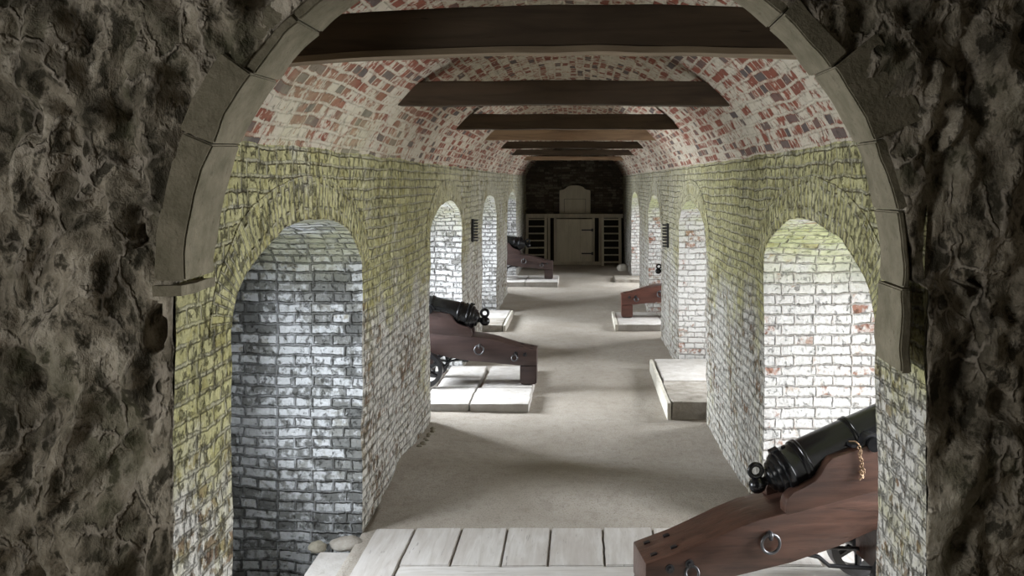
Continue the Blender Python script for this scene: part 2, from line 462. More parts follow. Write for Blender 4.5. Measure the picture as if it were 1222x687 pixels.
def make_side_wall(name, x0, sgn, lining_mat, depth, flare):
    """sgn -1: left wall (outside towards -X), +1: right wall"""
    mb = MB()
    flip = sgn > 0
    zb = -0.5
    edges = [Y0]
    for c, hw in NICHES: edges += [c - hw, c + hw]
    edges.append(Y1 + 0.2)
    nz = 44
    for i in range(0, len(edges), 2):                 # piers
        a, b = edges[i], edges[i + 1]
        n = max(4, int((b - a) / 0.055))
        P = []; U = []
        for k in range(n + 1):
            y = a + (b - a) * k / n
            rowz = [zb + (SPR + 0.03 - zb) * j / nz for j in range(nz + 1)]
            P.append([rough((x0, y, z)) for z in rowz]); U.append([(y, z) for z in rowz])
        mb.grid(P, U, flip=not flip)
    for c, hw in NICHES:                              # wall above each opening
        P = []; U = []
        n = 56
        for k in range(n + 1):
            y = c - hw * math.cos(PI * k / n)
            zt = arch_top(y, c, hw)
            rowz = [zt + (SPR + 0.03 - zt) * j / 16 for j in range(17)]
            P.append([rough((x0, y, z)) for z in rowz]); U.append([(y, z) for z in rowz])
        mb.grid(P, U, flip=not flip)
    w = mb.build(name, M['wall'], smooth=True)
    tag(w, kind='structure')
    for bay, (c, hw) in enumerate(NICHES):
        if bay and sgn < 0: lining_mat = M['lining_pale']
        # brick arch ring, a hand's breadth proud of nothing: it stands 14 mm off the wall
        ring = MB()
        RW = 0.235; n = 64
        rows = []; uvs = []
        for k in range(n + 1):
            t = PI * k / n
            e = Vector((-hw * math.cos(t), NRISE * math.sin(t)))
            nr = Vector((-math.cos(t) / hw, math.sin(t) / NRISE)).normalized()
            nr = (nr + Vector((-math.cos(t), math.sin(t)))).normalized()
            row = []; uv = []
            arc = t * (hw + 0.2) * 0.95
            for j, (rr, off) in enumerate(((0.0, 0.0), (0.002, 0.005), (RW * 0.33, 0.005), (RW * 0.66, 0.005), (RW - 0.003, 0.005), (RW, -0.002))):
                q = e + nr * rr
                p = rough((x0, c + q.x, NSPR + q.y)) + Vector((-sgn * off, 0, 0))
                row.append(p); uv.append((rr, arc))
            rows.append(row); uvs.append(uv)
        ring.grid(rows, uvs, flip=flip)
        ring.build('brick_arch', M['wall'], w, smooth=False)
        # reveal and soffit
        prof = [(c - hw, zb + (NSPR - zb) * k / 26, 0) for k in range(26)]
        prof += [(c - hw * math.cos(PI * k / 44), NSPR + NRISE * math.sin(PI * k / 44), 0) for k in range(45)]
        prof += [(c + hw, NSPR - (NSPR - zb) * (k + 1) / 26, 0) for k in range(26)]
        ln = MB(); P = []; U = []
        nd = 16; s_ = zb
        lens = [zb]
        for a, b in zip(prof[:-1], prof[1:]): lens.append(lens[-1] + math.hypot(b[0] - a[0], b[1] - a[1]))
        tot = lens[-1]
        mid_i = 26 + 22
        for k in range(nd + 1):
            d = depth * k / nd
            row = []; uv = []
            for i, (y, z, _) in enumerate(prof):
                yy = c + (y - c) * (1 + flare * d)
                row.append(rough((x0 + sgn * d, yy, z), 1.0))
                uv.append((d + (0.11 if i > mid_i else 0), lens[i] if i <= mid_i else tot - lens[i] + zb))
            P.append(row); U.append(uv)
        ln.grid(P, U, flip=flip)
        ln.build('embrasure', lining_mat, w, smooth=True)
        # outer wall of the embrasure with its gun port
        ew = MB()
        xe = x0 + sgn * depth; pw = 0.6; z0, z1 = 0.60, 1.62
        f2 = 1 + flare * depth
        yl = sorted(set([-hw * f2 * math.cos(PI * k / 30) for k in range(31)] + [-pw, pw]))
        for a, b in zip(yl[:-1], yl[1:]):
            def col(lo, hi0, hi1):
                ew.add([(xe, c + a, lo), (xe, c + b, lo), (xe, c + b, hi1), (xe, c + a, hi0)], [(0, 1, 2, 3) if flip else (3, 2, 1, 0)],
                       [(a, lo), (b, lo), (b, hi1), (a, hi0)])
            ta = arch_top(c + a / f2, c, hw) + 0.03; tb = arch_top(c + b / f2, c, hw) + 0.03
            if a >= -pw - 1e-6 and b <= pw + 1e-6:
                col(zb, z0, z0)
                ew.add([(xe, c + a, z1), (xe, c + b, z1), (xe, c + b, tb), (xe, c + a, ta)], [(0, 1, 2, 3) if flip else (3, 2, 1, 0)],
                       [(a, z1), (b, z1), (b, tb), (a, ta)])
            else:
                col(zb, ta, tb)
        xo = xe + sgn * 0.30; so = 1.15
        inner = [(xe, c - pw, z0), (xe, c + pw, z0), (xe, c + pw, z1), (xe, c - pw, z1)]
        outer = [(xo, c - pw * so, z0 - .05), (xo, c + pw * so, z0 - .05), (xo, c + pw * so, z1 + .05), (xo, c - pw * so, z1 + .05)]
        fs = [(i, (i + 1) % 4, 4 + (i + 1) % 4, 4 + i) for i in range(4)]
        ew.add(inner + outer, fs, [(p[1], p[2]) for p in inner] + [(p[1] + .4, p[2] + .4) for p in outer])
        ew.build('gun_port', lining_mat, w)
    return w

wl = make_side_wall('wall_left', XL, -1, M['lining_left'], 1.12, 0.075)
wr = make_side_wall('wall_right', XR, 1, M['lining_right'], 1.35, 0.02)

# ---------------------------------------------------------------- vault
VC = 1.935
VR = math.sqrt(((XR - XL) / 2 + 0.004) ** 2 + (SPR - VC) ** 2)
a0 = math.atan2(SPR - VC, (XR - XL) / 2)
mb = MB(); P = []; U = []
na = 60
for y in np.arange(3.42, Y1 + 0.25, 0.075):
    row = []; uv = []
    for k in range(na + 1):
        a = PI - a0 - (PI - 2 * a0) * k / na
        row.append(rough((XC + VR * math.cos(a), y, VC + VR * math.sin(a)), 0.8)); uv.append((y, a * VR))
    P.append(row); U.append(uv)
mb.grid(P, U, flip=False)
tag(mb.build('ceiling', M['vault'], smooth=True), kind='structure')

# far wall
mb = MB(); P = []; U = []
for k in range(31):
    x = XL - 0.1 + (XR - XL + 0.2) * k / 30
    rowz = [-0.2 + 3.75 * j / 36 for j in range(37)]
    P.append([rough((x, Y1, z)) for z in rowz]); U.append([(x, z) for z in rowz])
mb.grid(P, U, flip=True)
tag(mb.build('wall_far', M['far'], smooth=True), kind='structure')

# ---------------------------------------------------------------- rubble wall with the near arch
AX, AZ, AR = -0.123, 2.0, 1.28
ZB = -0.25
def boundary():
    pts = []
    JX0, JX1 = XL + 0.005, XR - 0.005
    n = 150
    for k in range(n): pts.append((JX0, ZB + (AZ - 0.02 - ZB) * k / n, 0))
    m = 330
    for k in range(m + 1):
        t = PI - PI * k / m
        r = AR + 0.035
        pts.append((AX + r * math.cos(t), AZ + r * math.sin(t), 1))
    for k in range(n): pts.append((JX1, AZ - 0.02 - (AZ - 0.02 - ZB) * (k + 1) / n, 0))
    return pts
OX0, OX1, OZ1 = -2.9, 2.7, 4.3
def outer_pt(x, z, on_arc):
    if not on_arc:
        return (OX0 if x < 0 else OX1, z)
    d = Vector((x - AX, z - AZ))
    ts = []
    if d.x < -1e-9: ts.append((OX0 - AX) / d.x)
    if d.x > 1e-9: ts.append((OX1 - AX) / d.x)
    if d.y > 1e-9: ts.append((OZ1 - AZ) / d.y)
    t = min(ts)
    return (AX + d.x * t, AZ + d.y * t)
rs = list(np.arange(0, 0.78, 0.0125)) + list(np.linspace(0.8, 1.0, 8))
holes = [(-1.515, 1.83, 0.026, 0.075, 0.20), (-1.575, 2.16, 0.018, 0.035, 0.10), (1.42, 1.98, 0.02, 0.04, 0.08)]
def rubble_p(x, z, d):
    p = Vector((x, 0, z))
    k = min(1.0, d / 0.16)
    s = Vector((x, 0, z * 0.62))
    w = noise.noise_vector(s * 3.0) * 0.09
    lump = noise.fractal((s + w) * 4.2, 0.9, 2.1, 5)
    f1 = noise.voronoi((s + w * 1.3) * 6.5)[0]
    cell = (0.55 - f1[0]) * 0.07
    ridg = abs(noise.noise((s + w * 1.5) * 9.0)) * -0.05
    fine = noise.fractal(s * 19, 0.85, 2.2, 4) * 0.014
    big = noise.noise(s * 1.6) * 0.05
    h = 0.014 + 0.02 * noise.noise(s * 5 + Vector((3, 1, 7))) + k * (0.085 * lump + 1.25 * cell + 1.6 * ridg + 0.02 + big) + fine * (0.5 + 0.8 * k)
    for hx, hz, ax, az, dep in holes:
        q = ((x - hx) / ax) ** 2 + ((z - hz) / az) ** 2
        h -= dep * max(0.0, min(1.0, (1.7 - q) * 0.7))
    return Vector((x, 3.25 - max(h, -0.24), z))
mb = MB(); P = []; U = []
for (x, z, arc) in boundary():
    ox, oz = outer_pt(x, z, arc)
    L = math.hypot(ox - x, oz - z)
    # broken edge
    e = 0.016 * noise.noise(Vector((x * 7, 0, z * 7))) + 0.012 * noise.noise(Vector((x * 22, 4, z * 22)))
    if not arc: e = e * 0.6 + 0.004
    row = []
    for r in rs:
        d = r * L if r > 0.79 else r * min(L, 1.5)
        d = r * L
        q = max(0.0, d + e * (1 - r))
        px_ = x + (ox - x) * q / L; pz_ = z + (oz - z) * q / L
        p = rubble_p(px_, pz_, d)
        row.append(p)
    # turn the edge back into the wall
    first = row[0]
    ix = 0.0 if arc else (-0.03 if x < 0 else 0.03)
    row = [Vector((first.x + ix, 3.40, first.z)), Vector((first.x + ix, 3.32, first.z))] + row
    P.append(row); U.append([(p.x, p.z) for p in row])
mb.grid(P, U, flip=True)
tag(mb.build('wall_near', M['rubble'], smooth=True), kind='structure')

# dressed voussoirs
mb_bm = bmesh.new()
angs = [-0.26, -0.02]
while angs[-1] < PI - 0.14:
    angs.append(angs[-1] + random.uniform(0.19, 0.27))
angs[-1] = PI
for a, b in zip(angs[:-1], angs[1:]):
    g = 0.0018
    ro = AR + 0.03 if a < -0.01 else AR + (0.2 if a < 0.61 < b else random.uniform(0.05, 0.13)); yf = 3.232 + random.uniform(-0.012, 0.018); yb = 3.50
    ri = AR + random.uniform(-0.008, 0.008)
    n = 10
    vs = []
    for k in range(n + 1):
        t = a + g + (b - a - 2 * g) * k / n
        row = []
        for rr, yy in ((ri, yf), (ro, yf), (ro, yb), (ri, yb)):
            p = Vector((AX + rr * math.cos(t), yy, AZ + rr * math.sin(t))) if t > 0 else Vector((AX + rr, yy, AZ + t * AR))
            p += nvec(p, 6) * 0.011 + nvec(p, 17) * 0.004
            row.append(mb_bm.verts.new(p))
        vs.append(row)
    for k in range(n):
        for j in range(4):
            mb_bm.faces.new((vs[k][j], vs[k][(j + 1) % 4], vs[k + 1][(j + 1) % 4], vs[k + 1][j]))
    mb_bm.faces.new(vs[0]); mb_bm.faces.new(vs[-1][::-1])
bmesh.ops.recalc_face_normals(mb_bm, faces=mb_bm.faces[:])
es = [e for e in mb_bm.edges if e.calc_face_angle(0) > 0.9]
bmesh.ops.bevel(mb_bm, geom=es, offset=0.006, segments=2, affect='EDGES')
o = from_bm('trim_1', mb_bm, M['dressed'], smooth=True, angle=40)
tag(o, kind='structure')
# springer stones carrying the arch
def springer(name, cx, cz, sx, sz):
    bm = bmesh.new()
    vs = bm_box(bm, (cx, 3.36, cz), (sx, 0.30, sz))
    bmesh.ops.subdivide_edges(bm, edges=bm.edges[:], cuts=4, use_grid_fill=True)
    for v in bm.verts: v.co += nvec(v.co, 7) * 0.008
    return tag(from_bm(name, bm, M['dressed'], smooth=True, angle=35), kind='structure')
springer('trim_2', AX - AR - 0.055, 1.965, 0.10, 0.035)

# room behind the camera: plain walls and an unseen opening added to light the rubble
def quad_wall(name, pts, mat, uvs=None):
    mb = MB(); n = 14
    a, b, c, d = [Vector(p) for p in pts]
    P = []; U = []
    for i in range(n + 1):
        row = []; uv = []
        for j in range(n + 1):
            s, t = i / n, j / n
            p = (a * (1 - s) + b * s) * (1 - t) + (d * (1 - s) + c * s) * t
            row.append(p); uv.append((p.x + p.y, p.z))
        P.append(row); U.append(uv)
    mb.grid(P, U)
    return tag(mb.build(name, mat), kind='structure')
RL, RR, RB, RT = -2.85, 2.65, -2.5, 4.2
quad_wall('wall_behind', [(RL, RB, -.2), (RR, RB, -.2), (RR, RB, RT), (RL, RB, RT)], M['rubble'])
quad_wall('wall_entry_right', [(RR, RB, -.2), (RR, 3.4, -.2), (RR, 3.4, RT), (RR, RB, RT)], M['rubble'])
DY0, DY1, DZ0, DZ1 = 0.8, 1.9, 1.0, 2.9
mbw = MB()
for (ya, yb, za, zb_) in ((RB, DY0, -.2, RT), (DY1, 3.4, -.2, RT), (DY0, DY1, -.2, DZ0), (DY0, DY1, DZ1, RT)):
    mbw.add([(RL, ya, za), (RL, yb, za), (RL, yb, zb_), (RL, ya, zb_)], [(3, 2, 1, 0)], [(ya, za), (yb, za), (yb, zb_), (ya, zb_)])
tag(mbw.build('wall_entry_left', M['rubble']), kind='structure')
quad_wall('ceiling_entry', [(RL, RB, RT), (RR, RB, RT), (RR, 3.4, RT), (RL, 3.4, RT)], M['far'])

# ---------------------------------------------------------------- ceiling beams
def make_beam(y, y_bot, y_top, mat, label, pale_edge=False, sag=0.0, roll=0.0, thick=0.13):
    s = F / y
    zb = EYE + (218 - y_bot) / s; zt = EYE + (218 - y_top) / s
    def hw(z): return math.sqrt(max(0.01, VR ** 2 - (z - VC) ** 2)) + 0.03
    root = empty('ceiling_beam', (XC, y, zb))
    tag(root, label, 'beam', 'timber beams across the vault')
    bm = bmesh.new()
    n = 26
    rings = []
    for k in range(n + 1):
        t = -1 + 2 * k / n
        ring = []
        for (dy, z) in ((0, zb), (thick, zb), (thick, zt), (0, zt)):
            x = t * hw(z)
            zz = z - zb + sag * (1 - t * t) - roll * x
            p = Vector((x, dy, zz))
            p += nvec(p + Vector((0, y, z)), 3.0) * 0.008
            ring.append(bm.verts.new(p))
        rings.append(ring)
    for a, b in zip(rings[:-1], rings[1:]):
        for j in range(4): bm.faces.new((a[j], b[j], b[(j + 1) % 4], a[(j + 1) % 4]))
    bm.faces.new(rings[0]); bm.faces.new(rings[-1][::-1])
    bmesh.ops.recalc_face_normals(bm, faces=bm.faces[:])
    es = [e for e in bm.edges if e.calc_face_angle(0) > 0.9]
    bmesh.ops.bevel(bm, geom=es, offset=0.007, segments=2, affect='EDGES')
    from_bm('timber', bm, mat, root, smooth=True, angle=40)
    if pale_edge:
        bm = bmesh.new()
        rings = []
        for k in range(n + 1):
            t = -0.985 + 1.97 * k / n
            ring = []
            for (dy, dz) in ((-0.008, -0.022), (thick + 0.004, -0.022), (thick + 0.004, 0.004), (-0.008, 0.004)):
                x = t * hw(zb)
                p = Vector((x, dy, dz + sag * (1 - t * t) - roll * x))
                p += nvec(p + Vector((0, y, 5)), 4.0) * 0.006
                ring.append(bm.verts.new(p))
            rings.append(ring)
        for a, b in zip(rings[:-1], rings[1:]):
            for j in range(4): bm.faces.new((a[j], b[j], b[(j + 1) % 4], a[(j + 1) % 4]))
        bm.faces.new(rings[0]); bm.faces.new(rings[-1][::-1])
        o = from_bm('edge_strip', bm, M['beam_edge'], root)
        o['label'] = 'pale split underside strip'
    return root
make_beam(3.78, 66, 15, M['beam'], 'dark timber beam nearest the viewer, biggest, with pale split lower edge', True, 0.035, -0.012, 0.10)
make_beam(6.2, 126, 97, M['beam'], 'second dark brown timber beam from the viewer across the vault', False, 0.008)
make_beam(9.15, 154, 136, M['beam'], 'third timber beam from the viewer, dark, just before the pale knotty one')
make_beam(11.75, 167, 154.5, M['beam_pale'], 'pale yellowish knotty timber beam, lightest of the beams', False)
make_beam(14.3, 177, 168.5, M['beam'], 'thin dark beam just beyond the pale knotty beam')
make_beam(17.0, 185, 178.5, M['beam'], 'sixth timber beam from the viewer, second beyond the pale knotty beam')
make_beam(20.6, 191, 186.5, M['beam_pale'], 'farthest timber beam, above the dark end of the passage')

# ---------------------------------------------------------------- gun platforms
def plank(bm_or_none, name, x0, x1, y0, y1, z0, z1, mat, root, skew=0.0, jag=0.004, seg=0.07, label=None):
    bm = bmesh.new()
    ox, oy, oz = root.location
    c = Vector(((x0 + x1) / 2 - ox, (y0 + y1) / 2 - oy, (z0 + z1) / 2 - oz))
    bm_box(bm, c, (x1 - x0, y1 - y0, z1 - z0))
    cx = max(1, min(9, int((x1 - x0) / seg))); cy = max(1, min(14, int((y1 - y0) / seg)))
    ex = [e for e in bm.edges if abs((e.verts[0].co - e.verts[1].co).x) > 1e-4]
    bmesh.ops.subdivide_edges(bm, edges=ex, cuts=cx, use_grid_fill=True)
    ey = [e for e in bm.edges if abs((e.verts[0].co - e.verts[1].co).y) > 1e-4]
    bmesh.ops.subdivide_edges(bm, edges=ey, cuts=cy, use_grid_fill=True)
    wp = Vector(root.location)
    for v in bm.verts:
        k = nvec(v.co + wp, 9.0)
        v.co.x += k.x * jag; v.co.y += k.y * jag; v.co.z += nvec(v.co + wp, 3.0).z * 0.004
    bmesh.ops.recalc_face_normals(bm, faces=bm.faces[:])
    es = [e for e in bm.edges if e.calc_face_angle(0) > 0.9]
    bmesh.ops.bevel(bm, geom=es, offset=0.006, segments=2, affect='EDGES')
    o = from_bm(name, bm, mat, root, smooth=True, angle=35)
    if label: o['label'] = label
    return o

# near timber platform across the passage
root = empty('gun_platform', (0.3, 5.0, 0))
tag(root, 'wide platform of bleached planks across the passage under the nearest cannon', 'platform')
xs_ = [-1.37, -1.10, -0.785, -0.475, -0.185, 0.165, 0.50, 0.82, 1.15, 1.5, 1.85, 2.2]
for a, b in zip(xs_[:-1], xs_[1:]):
    plank(None, 'plank', a + 0.006, b - 0.006, 5.53 if a > -1.2 else 4.2, (6.13 if a < 1.0 else 6.02) + random.uniform(-.012, .012), -0.05, 0.012 + random.uniform(-.004, .004), M['plank'], root)
plank(None, 'plank', -1.09, 2.2, 5.36, 5.517, -0.05, 0.012, M['plank_x'], root)
for a, b in zip(xs_[1:-1], xs_[2:]):
    plank(None, 'plank', a + 0.03, b + 0.018, 4.2, 5.35, -0.05, 0.010 + random.uniform(-.004, .004), M['plank'], root)

flag = empty('flagstone', (-1.5, 5.0, -0.03))
tag(flag, 'grey flagstone edging the sunken floor of the near left opening', 'flagstone')
plank(None, 'stone_top', -1.66, -1.385, 4.1, 5.80, -0.10, -0.015, M['slab'], flag, jag=0.012)
plank(None, 'stone_base', -1.64, -1.40, 4.12, 5.78, -0.40, -0.102, M['roughslab'], flag, jag=0.012)
# left, second bay
root = empty('gun_platform', (-1.4, 10.2, 0))
tag(root, 'low paved platform under the left cannon in the second bay', 'platform')
xs_ = [-2.3, -1.62, -1.12, -0.50]
for i, (a, b) in enumerate(zip(xs_[:-1], xs_[1:])):
    plank(None, 'slab', a + 0.008, b - 0.008, 9.27, 10.0 + 0.05 * (i % 2), -0.06, 0.085, M['slab'], root, jag=0.012)
    plank(None, 'slab', a + 0.05, b - 0.008, 10.02 + 0.05 * (i % 2), 11.2, -0.06, 0.083, M['slab'], root, jag=0.012)
# right, second bay : empty platform
root = empty('stone_platform', (1.2, 10.1, 0))
tag(root, 'thick weathered stone platform without a gun, right side in the second bay', 'platform')
plank(None, 'slab', 0.93, 2.2, 9.0, 9.95, -0.06, 0.17, M['roughslab'], root, jag=0.032)
plank(None, 'slab', 0.95, 2.2, 9.965, 11.2, -0.06, 0.172, M['slab'], root, jag=0.012)
plank(None, 'kerb_stone', 0.885, 0.922, 8.98, 11.2, -0.06, 0.165, M['kerb'], root, jag=0.004, label='pale narrow edging stone')
# left, third bay
root = empty('stone_platform', (-1.5, 15.2, 0))
tag(root, 'small low stone platform without a gun, left side in the third bay', 'platform')
plank(None, 'slab', -2.2, -1.20, 14.2, 14.95, -0.05, 0.115, M['roughslab'], root, jag=0.012)
plank(None, 'slab', -2.2, -1.19, 14.965, 15.9, -0.05, 0.115, M['slab'], root, jag=0.012)
plank(None, 'kerb_stone', -1.185, -1.14, 14.2, 15.9, -0.05, 0.11, M['kerb'], root, label='pale narrow edging stone')
# right, third bay
root = empty('gun_platform', (1.3, 15.1, 0))
tag(root, 'low paved platform under the red-brown carriage on the right in the third bay', 'platform')
plank(None, 'slab', 0.64, 1.35, 14.35, 15.75, -0.05, 0.10, M['slab'], root, jag=0.01)
plank(None, 'slab', 1.36, 2.2, 14.35, 15.75, -0.05, 0.10, M['slab'], root, jag=0.01)
plank(None, 'kerb_stone', 0.585, 0.632, 14.3, 15.8, -0.05, 0.11, M['kerb'], root, label='pale narrow edging stone')
# left, fourth bay
root = empty('gun_platform', (-1.3, 20.0, 0))
tag(root, 'low platform under the farthest cannon on the left near the ladders', 'platform')
plank(None, 'slab', -2.2, -1.15, 19.45, 20.9, 0.05, 0.215, M['slab'], root)
plank(None, 'slab', -1.14, -0.44, 19.45, 20.9, 0.05, 0.215, M['slab'], root)
# right, fourth bay
root = empty('stone_platform', (1.2, 20.9, 0))
tag(root, 'small dark stone slab by the right wall near the ladders', 'platform')
plank(None, 'slab', 0.83, 2.1, 20.2, 21.12, 0.05, 0.19, M['roughslab'], root, jag=0.02)

# ---------------------------------------------------------------- cannons
BED_TOP = [(0, .38), (.20, .418), (.33, .455), (.45, .492), (.58, .522), (.73, .538)]
BED_BOT = [(1.52, .40), (1.2, .365), (1.0, .31), (.75, .268), (.45, .24), (.2, .212), (0, .205)]
CHEEK = [(.725, .525), (.722, .575), (.735, .615), (.765, .64), (.83, .662), (.885, .685), (.915, .715), (.945, .765), (.975, .792), (1.02, .80), (1.12, .818), (1.16, .83), (1.24, .83), (1.30, .82), (1.50, .80), (1.52, .75), (1.52, .60)]
BARREL = [(-.200, 0), (-.197, .018), (-.186, .034), (-.168, .043), (-.15, .046), (-.132, .043), (-.116, .032), (-.107, .024), (-.096, .026), (-.088, .04), (-.082, .062), (-.072, .07),
          (-.066, .072), (-.06, .086), (-.045, .094), (-.038, .096), (-.033, .108), (-.016, .117), (-.008, .119), (-.003, .134), (.004, .138), (.03, .138), (.036, .132), (.04, .129), (.10, .127),
          (.102, .132), (.108, .135), (.116, .135), (.12, .131), (.124, .131), (.128, .135), (.14, .135), (.145, .131), (.147, .126), (.30, .122), (.43, .118), (.432, .123), (.438, .126), (.446, .126),
          (.45, .122), (.454, .126), (.464, .126), (.468, .122), (.470, .116), (.75, .106), (.96, .098), (.963, .103), (.97, .105), (.985, .105), (.99, .102), (.992, .096), (1.25, .086), (1.30, .09),
          (1.34, .106), (1.38, .112), (1.40, .106), (1.41, .098), (1.425, .098), (1.43, .085), (1.43, .046), (1.2, .046), (1.2, 0)]
HALF = 0.185
def make_cannon(loc, rz, slope, pitch, wood, label, group=None, chain=False, L=1.0, drop=0.0, back=0.0, axle=1.22, fat=1.0):
    root = empty('cannon', loc, rz)
    tag(root, label, 'cannon', 'black cannons on wooden carriages')
    W = lambda u: slope * u - drop          # lift of the carriage along its length
    T = lambda pts: [(u * L, w + W(u)) for u, w in pts]
    tp = lambda u: 0.82 + 0.18 * max(0.0, min(1.0, u / 0.8))
    bm = bmesh.new()
    top = BED_TOP + [(1.1, .58), (1.52, .60)]
    bm_prism(bm, T(top + BED_BOT), -HALF, HALF, 0.008, tp)
    bed = from_bm('carriage_bed', bm, wood, root, smooth=True, angle=30)
    # bolt plates let into the top of the trail
    for (u, v) in ((.06, -.08), (.06, .08), (.17, -.08), (.17, .08)):
        bm = bmesh.new()
        w = .381 + u * .19 + W(u)
        bm_box(bm, (u, v, w), (.035, .028, .008), Matrix.Rotation(-math.atan(.19 + slope), 3, 'Y'))
        from_bm('bolt_plate', bm, M['iron'], root)
    for sd in (-1, 1):
        bm = bmesh.new()
        v0, v1 = sorted((sd * HALF, sd * (HALF - 0.085)))
        bm_prism(bm, T(CHEEK), v0, v1, 0.007)
        from_bm('carriage_cheek', bm, wood, root, smooth=True, angle=30)
    # chock under the tail
    bm = bmesh.new()
    bm_box(bm, (.095, 0, .105 - drop / 2), (.185, HALF * 1.6, .215 - drop))
    bmesh.ops.bevel(bm, geom=bm.edges[:], offset=.012, segments=2, affect='EDGES')
    from_bm('rear_chock', bm, wood, root, smooth=True, angle=30)
    # axle and trucks
    wr_, au, aw = 0.19, axle, 0.19
    bm = bmesh.new()
    bm_box(bm, (au, 0, (aw + .365 + W(au)) / 2 + .03), (.13, HALF * 1.9, .10 + abs(.365 + W(au) - aw)))
    bm_cyl(bm, (au, -.36, aw), (au, .36, aw), .032)
    from_bm('axle', bm, wood, root)
    for sd in (-1, 1):
        bm = bmesh.new()
        c = Vector((au, sd * .28, aw))
        seg = 40
        def ring(r0, r1, h0, h1):
            vs = []
            for k in range(seg):
                a = 2 * PI * k / seg
                ca, sa = math.cos(a), math.sin(a)
                vs.append([bm.verts.new(c + Vector((r * ca, h, r * sa))) for r, h in ((r0, h0), (r1, h0), (r1, h1), (r0, h1))])
            for k in range(seg):
                for j in range(4):
                    bm.faces.new((vs[k][j], vs[k][(j + 1) % 4], vs[(k + 1) % seg][(j + 1) % 4], vs[(k + 1) % seg][j]))
        ring(wr_ - .045, wr_, -.045, .045)
        ring(.03, .062, -.055, .055)
        for k in range(6):
            a = PI / 6 + k * PI / 3
            d = Vector((math.cos(a), 0, math.sin(a)))
            bm_cyl(bm, c + d * .05, c + d * (wr_ - .035), .024, .019, 10)
        from_bm('wheel', bm, M['iron'], root, smooth=True, angle=35)
    # iron stays below the bed
    for sd in (-1, 1):
        bm = bmesh.new()
        w0 = .275 + W(.85)
        bm_tube(bm, [(.80, sd * .12, w0), (.90, sd * .12, w0 - .004), (.97, sd * .125, w0 - .02), (1.03, sd * .13, w0 - .07), (au - .07, sd * .14, aw + .02), (au, sd * .15, aw)], .012, 8)
        bm_box(bm, (.80, sd * .12, w0 - .008), (.07, .05, .035))
        from_bm('iron_stay', bm, M['iron'], root)
    for sd in (-1, 1):
        # side ring
        bm = bmesh.new()
        u, w = .64 * L, .405 + W(.64)
        yv = sd * (HALF * tp(u) + .014)
        bm_cyl(bm, (u, sd * HALF * .9, w + .035), (u, yv + sd * .004, w + .035), .017)
        bm_torus(bm, (u, yv, w + .03), (1, 0, 0), .018, .008, 16, 8)
        bm_torus(bm, (u, yv + sd * .002, w - .012), (0, 1, 0), .050, .0085, 32, 10)
        from_bm('ring_bolt', bm, M['steel'], root, smooth=True, angle=50)
        for (u, w) in ((.13, .335), (.235, .345)):
            bm = bmesh.new()
            w2 = w + W(u)
            y0 = sd * HALF * tp(u)
            bm_cyl(bm, (u, y0 - sd * .005, w2), (u, y0 + sd * .006, w2), .024, .024, 20)
            bm_cyl(bm, (u, y0, w2), (u, y0 + sd * .02, w2), .015, .011, 16)
            from_bm('bolt_head', bm, M['iron'], root, smooth=True, angle=40)
        bm = bmesh.new()
        u, w = .245, .30 + W(.245)
        y0 = sd * (HALF * tp(u) + .006)
        bm_torus(bm, (u, y0 + sd * .008, w), (0.2, 1, 0.5 * sd), .034, .008, 24, 8)
        from_bm('shackle', bm, M['steel'], root, smooth=True)
        # trunnion cap
        bm = bmesh.new()
        tu, tw = 1.20 * L, .83 + W(1.2)
        for k in range(9):
            a0_, a1_ = PI * k / 9, PI * (k + 1) / 9
            vs = []
            for r, yy in ((.043, -.034), (.058, -.034), (.058, .034), (.043, .034)):
                for a in (a0_, a1_):
                    vs.append(bm.verts.new((tu + r * math.cos(a), sd * (HALF - .043) + yy, tw + r * math.sin(a))))
            for j in range(4):
                bm.faces.new((vs[2 * j], vs[2 * j + 1], vs[(2 * j + 3) % 8], vs[(2 * j + 2) % 8]))
        bm_box(bm, (tu - .085, sd * (HALF - .043), tw - .004), (.07, .068, .016))
        bm_box(bm, (tu + .085, sd * (HALF - .043), tw - .004), (.07, .068, .016))
        from_bm('trunnion_cap', bm, M['iron'], root)
    # barrel, pivoting at the trunnions
    bm = bmesh.new()
    bm_lathe(bm, [((x - .52 + back) if x > 0 else (x * fat - .52 + back), r * fat) for x, r in BARREL], 48)
    bm_cyl(bm, (0, -(HALF + .018), 0), (0, HALF + .018, 0), .039, .039, 28)
    bmesh.ops.recalc_face_normals(bm, faces=bm.faces[:])
    bar = from_bm('barrel', bm, M['gunblack'], root, smooth=True, angle=35)
    bar.location = (1.20 * L, 0, .835 + W(1.2))
    bar.rotation_euler = (0, -math.radians(pitch), 0)
    bm = bmesh.new()
    bm_torus(bm, (-.52 + back - .13 * fat, 0, .077 * fat), (0, 1, 0), .035 * fat, .0135 * fat, 28, 12)
    from_bm('breeching_ring', bm, M['gunblack'], bar, smooth=True)
    bm = bmesh.new()
    bm_box(bm, (-.515 + back, 0, .137 * fat), (.05, .045, .014))
    bm_cyl(bm, (-.455 + back, 0, .12 * fat), (-.455 + back, 0, .134 * fat), .012)
    from_bm('vent_patch', bm, M['gunblack'], bar)
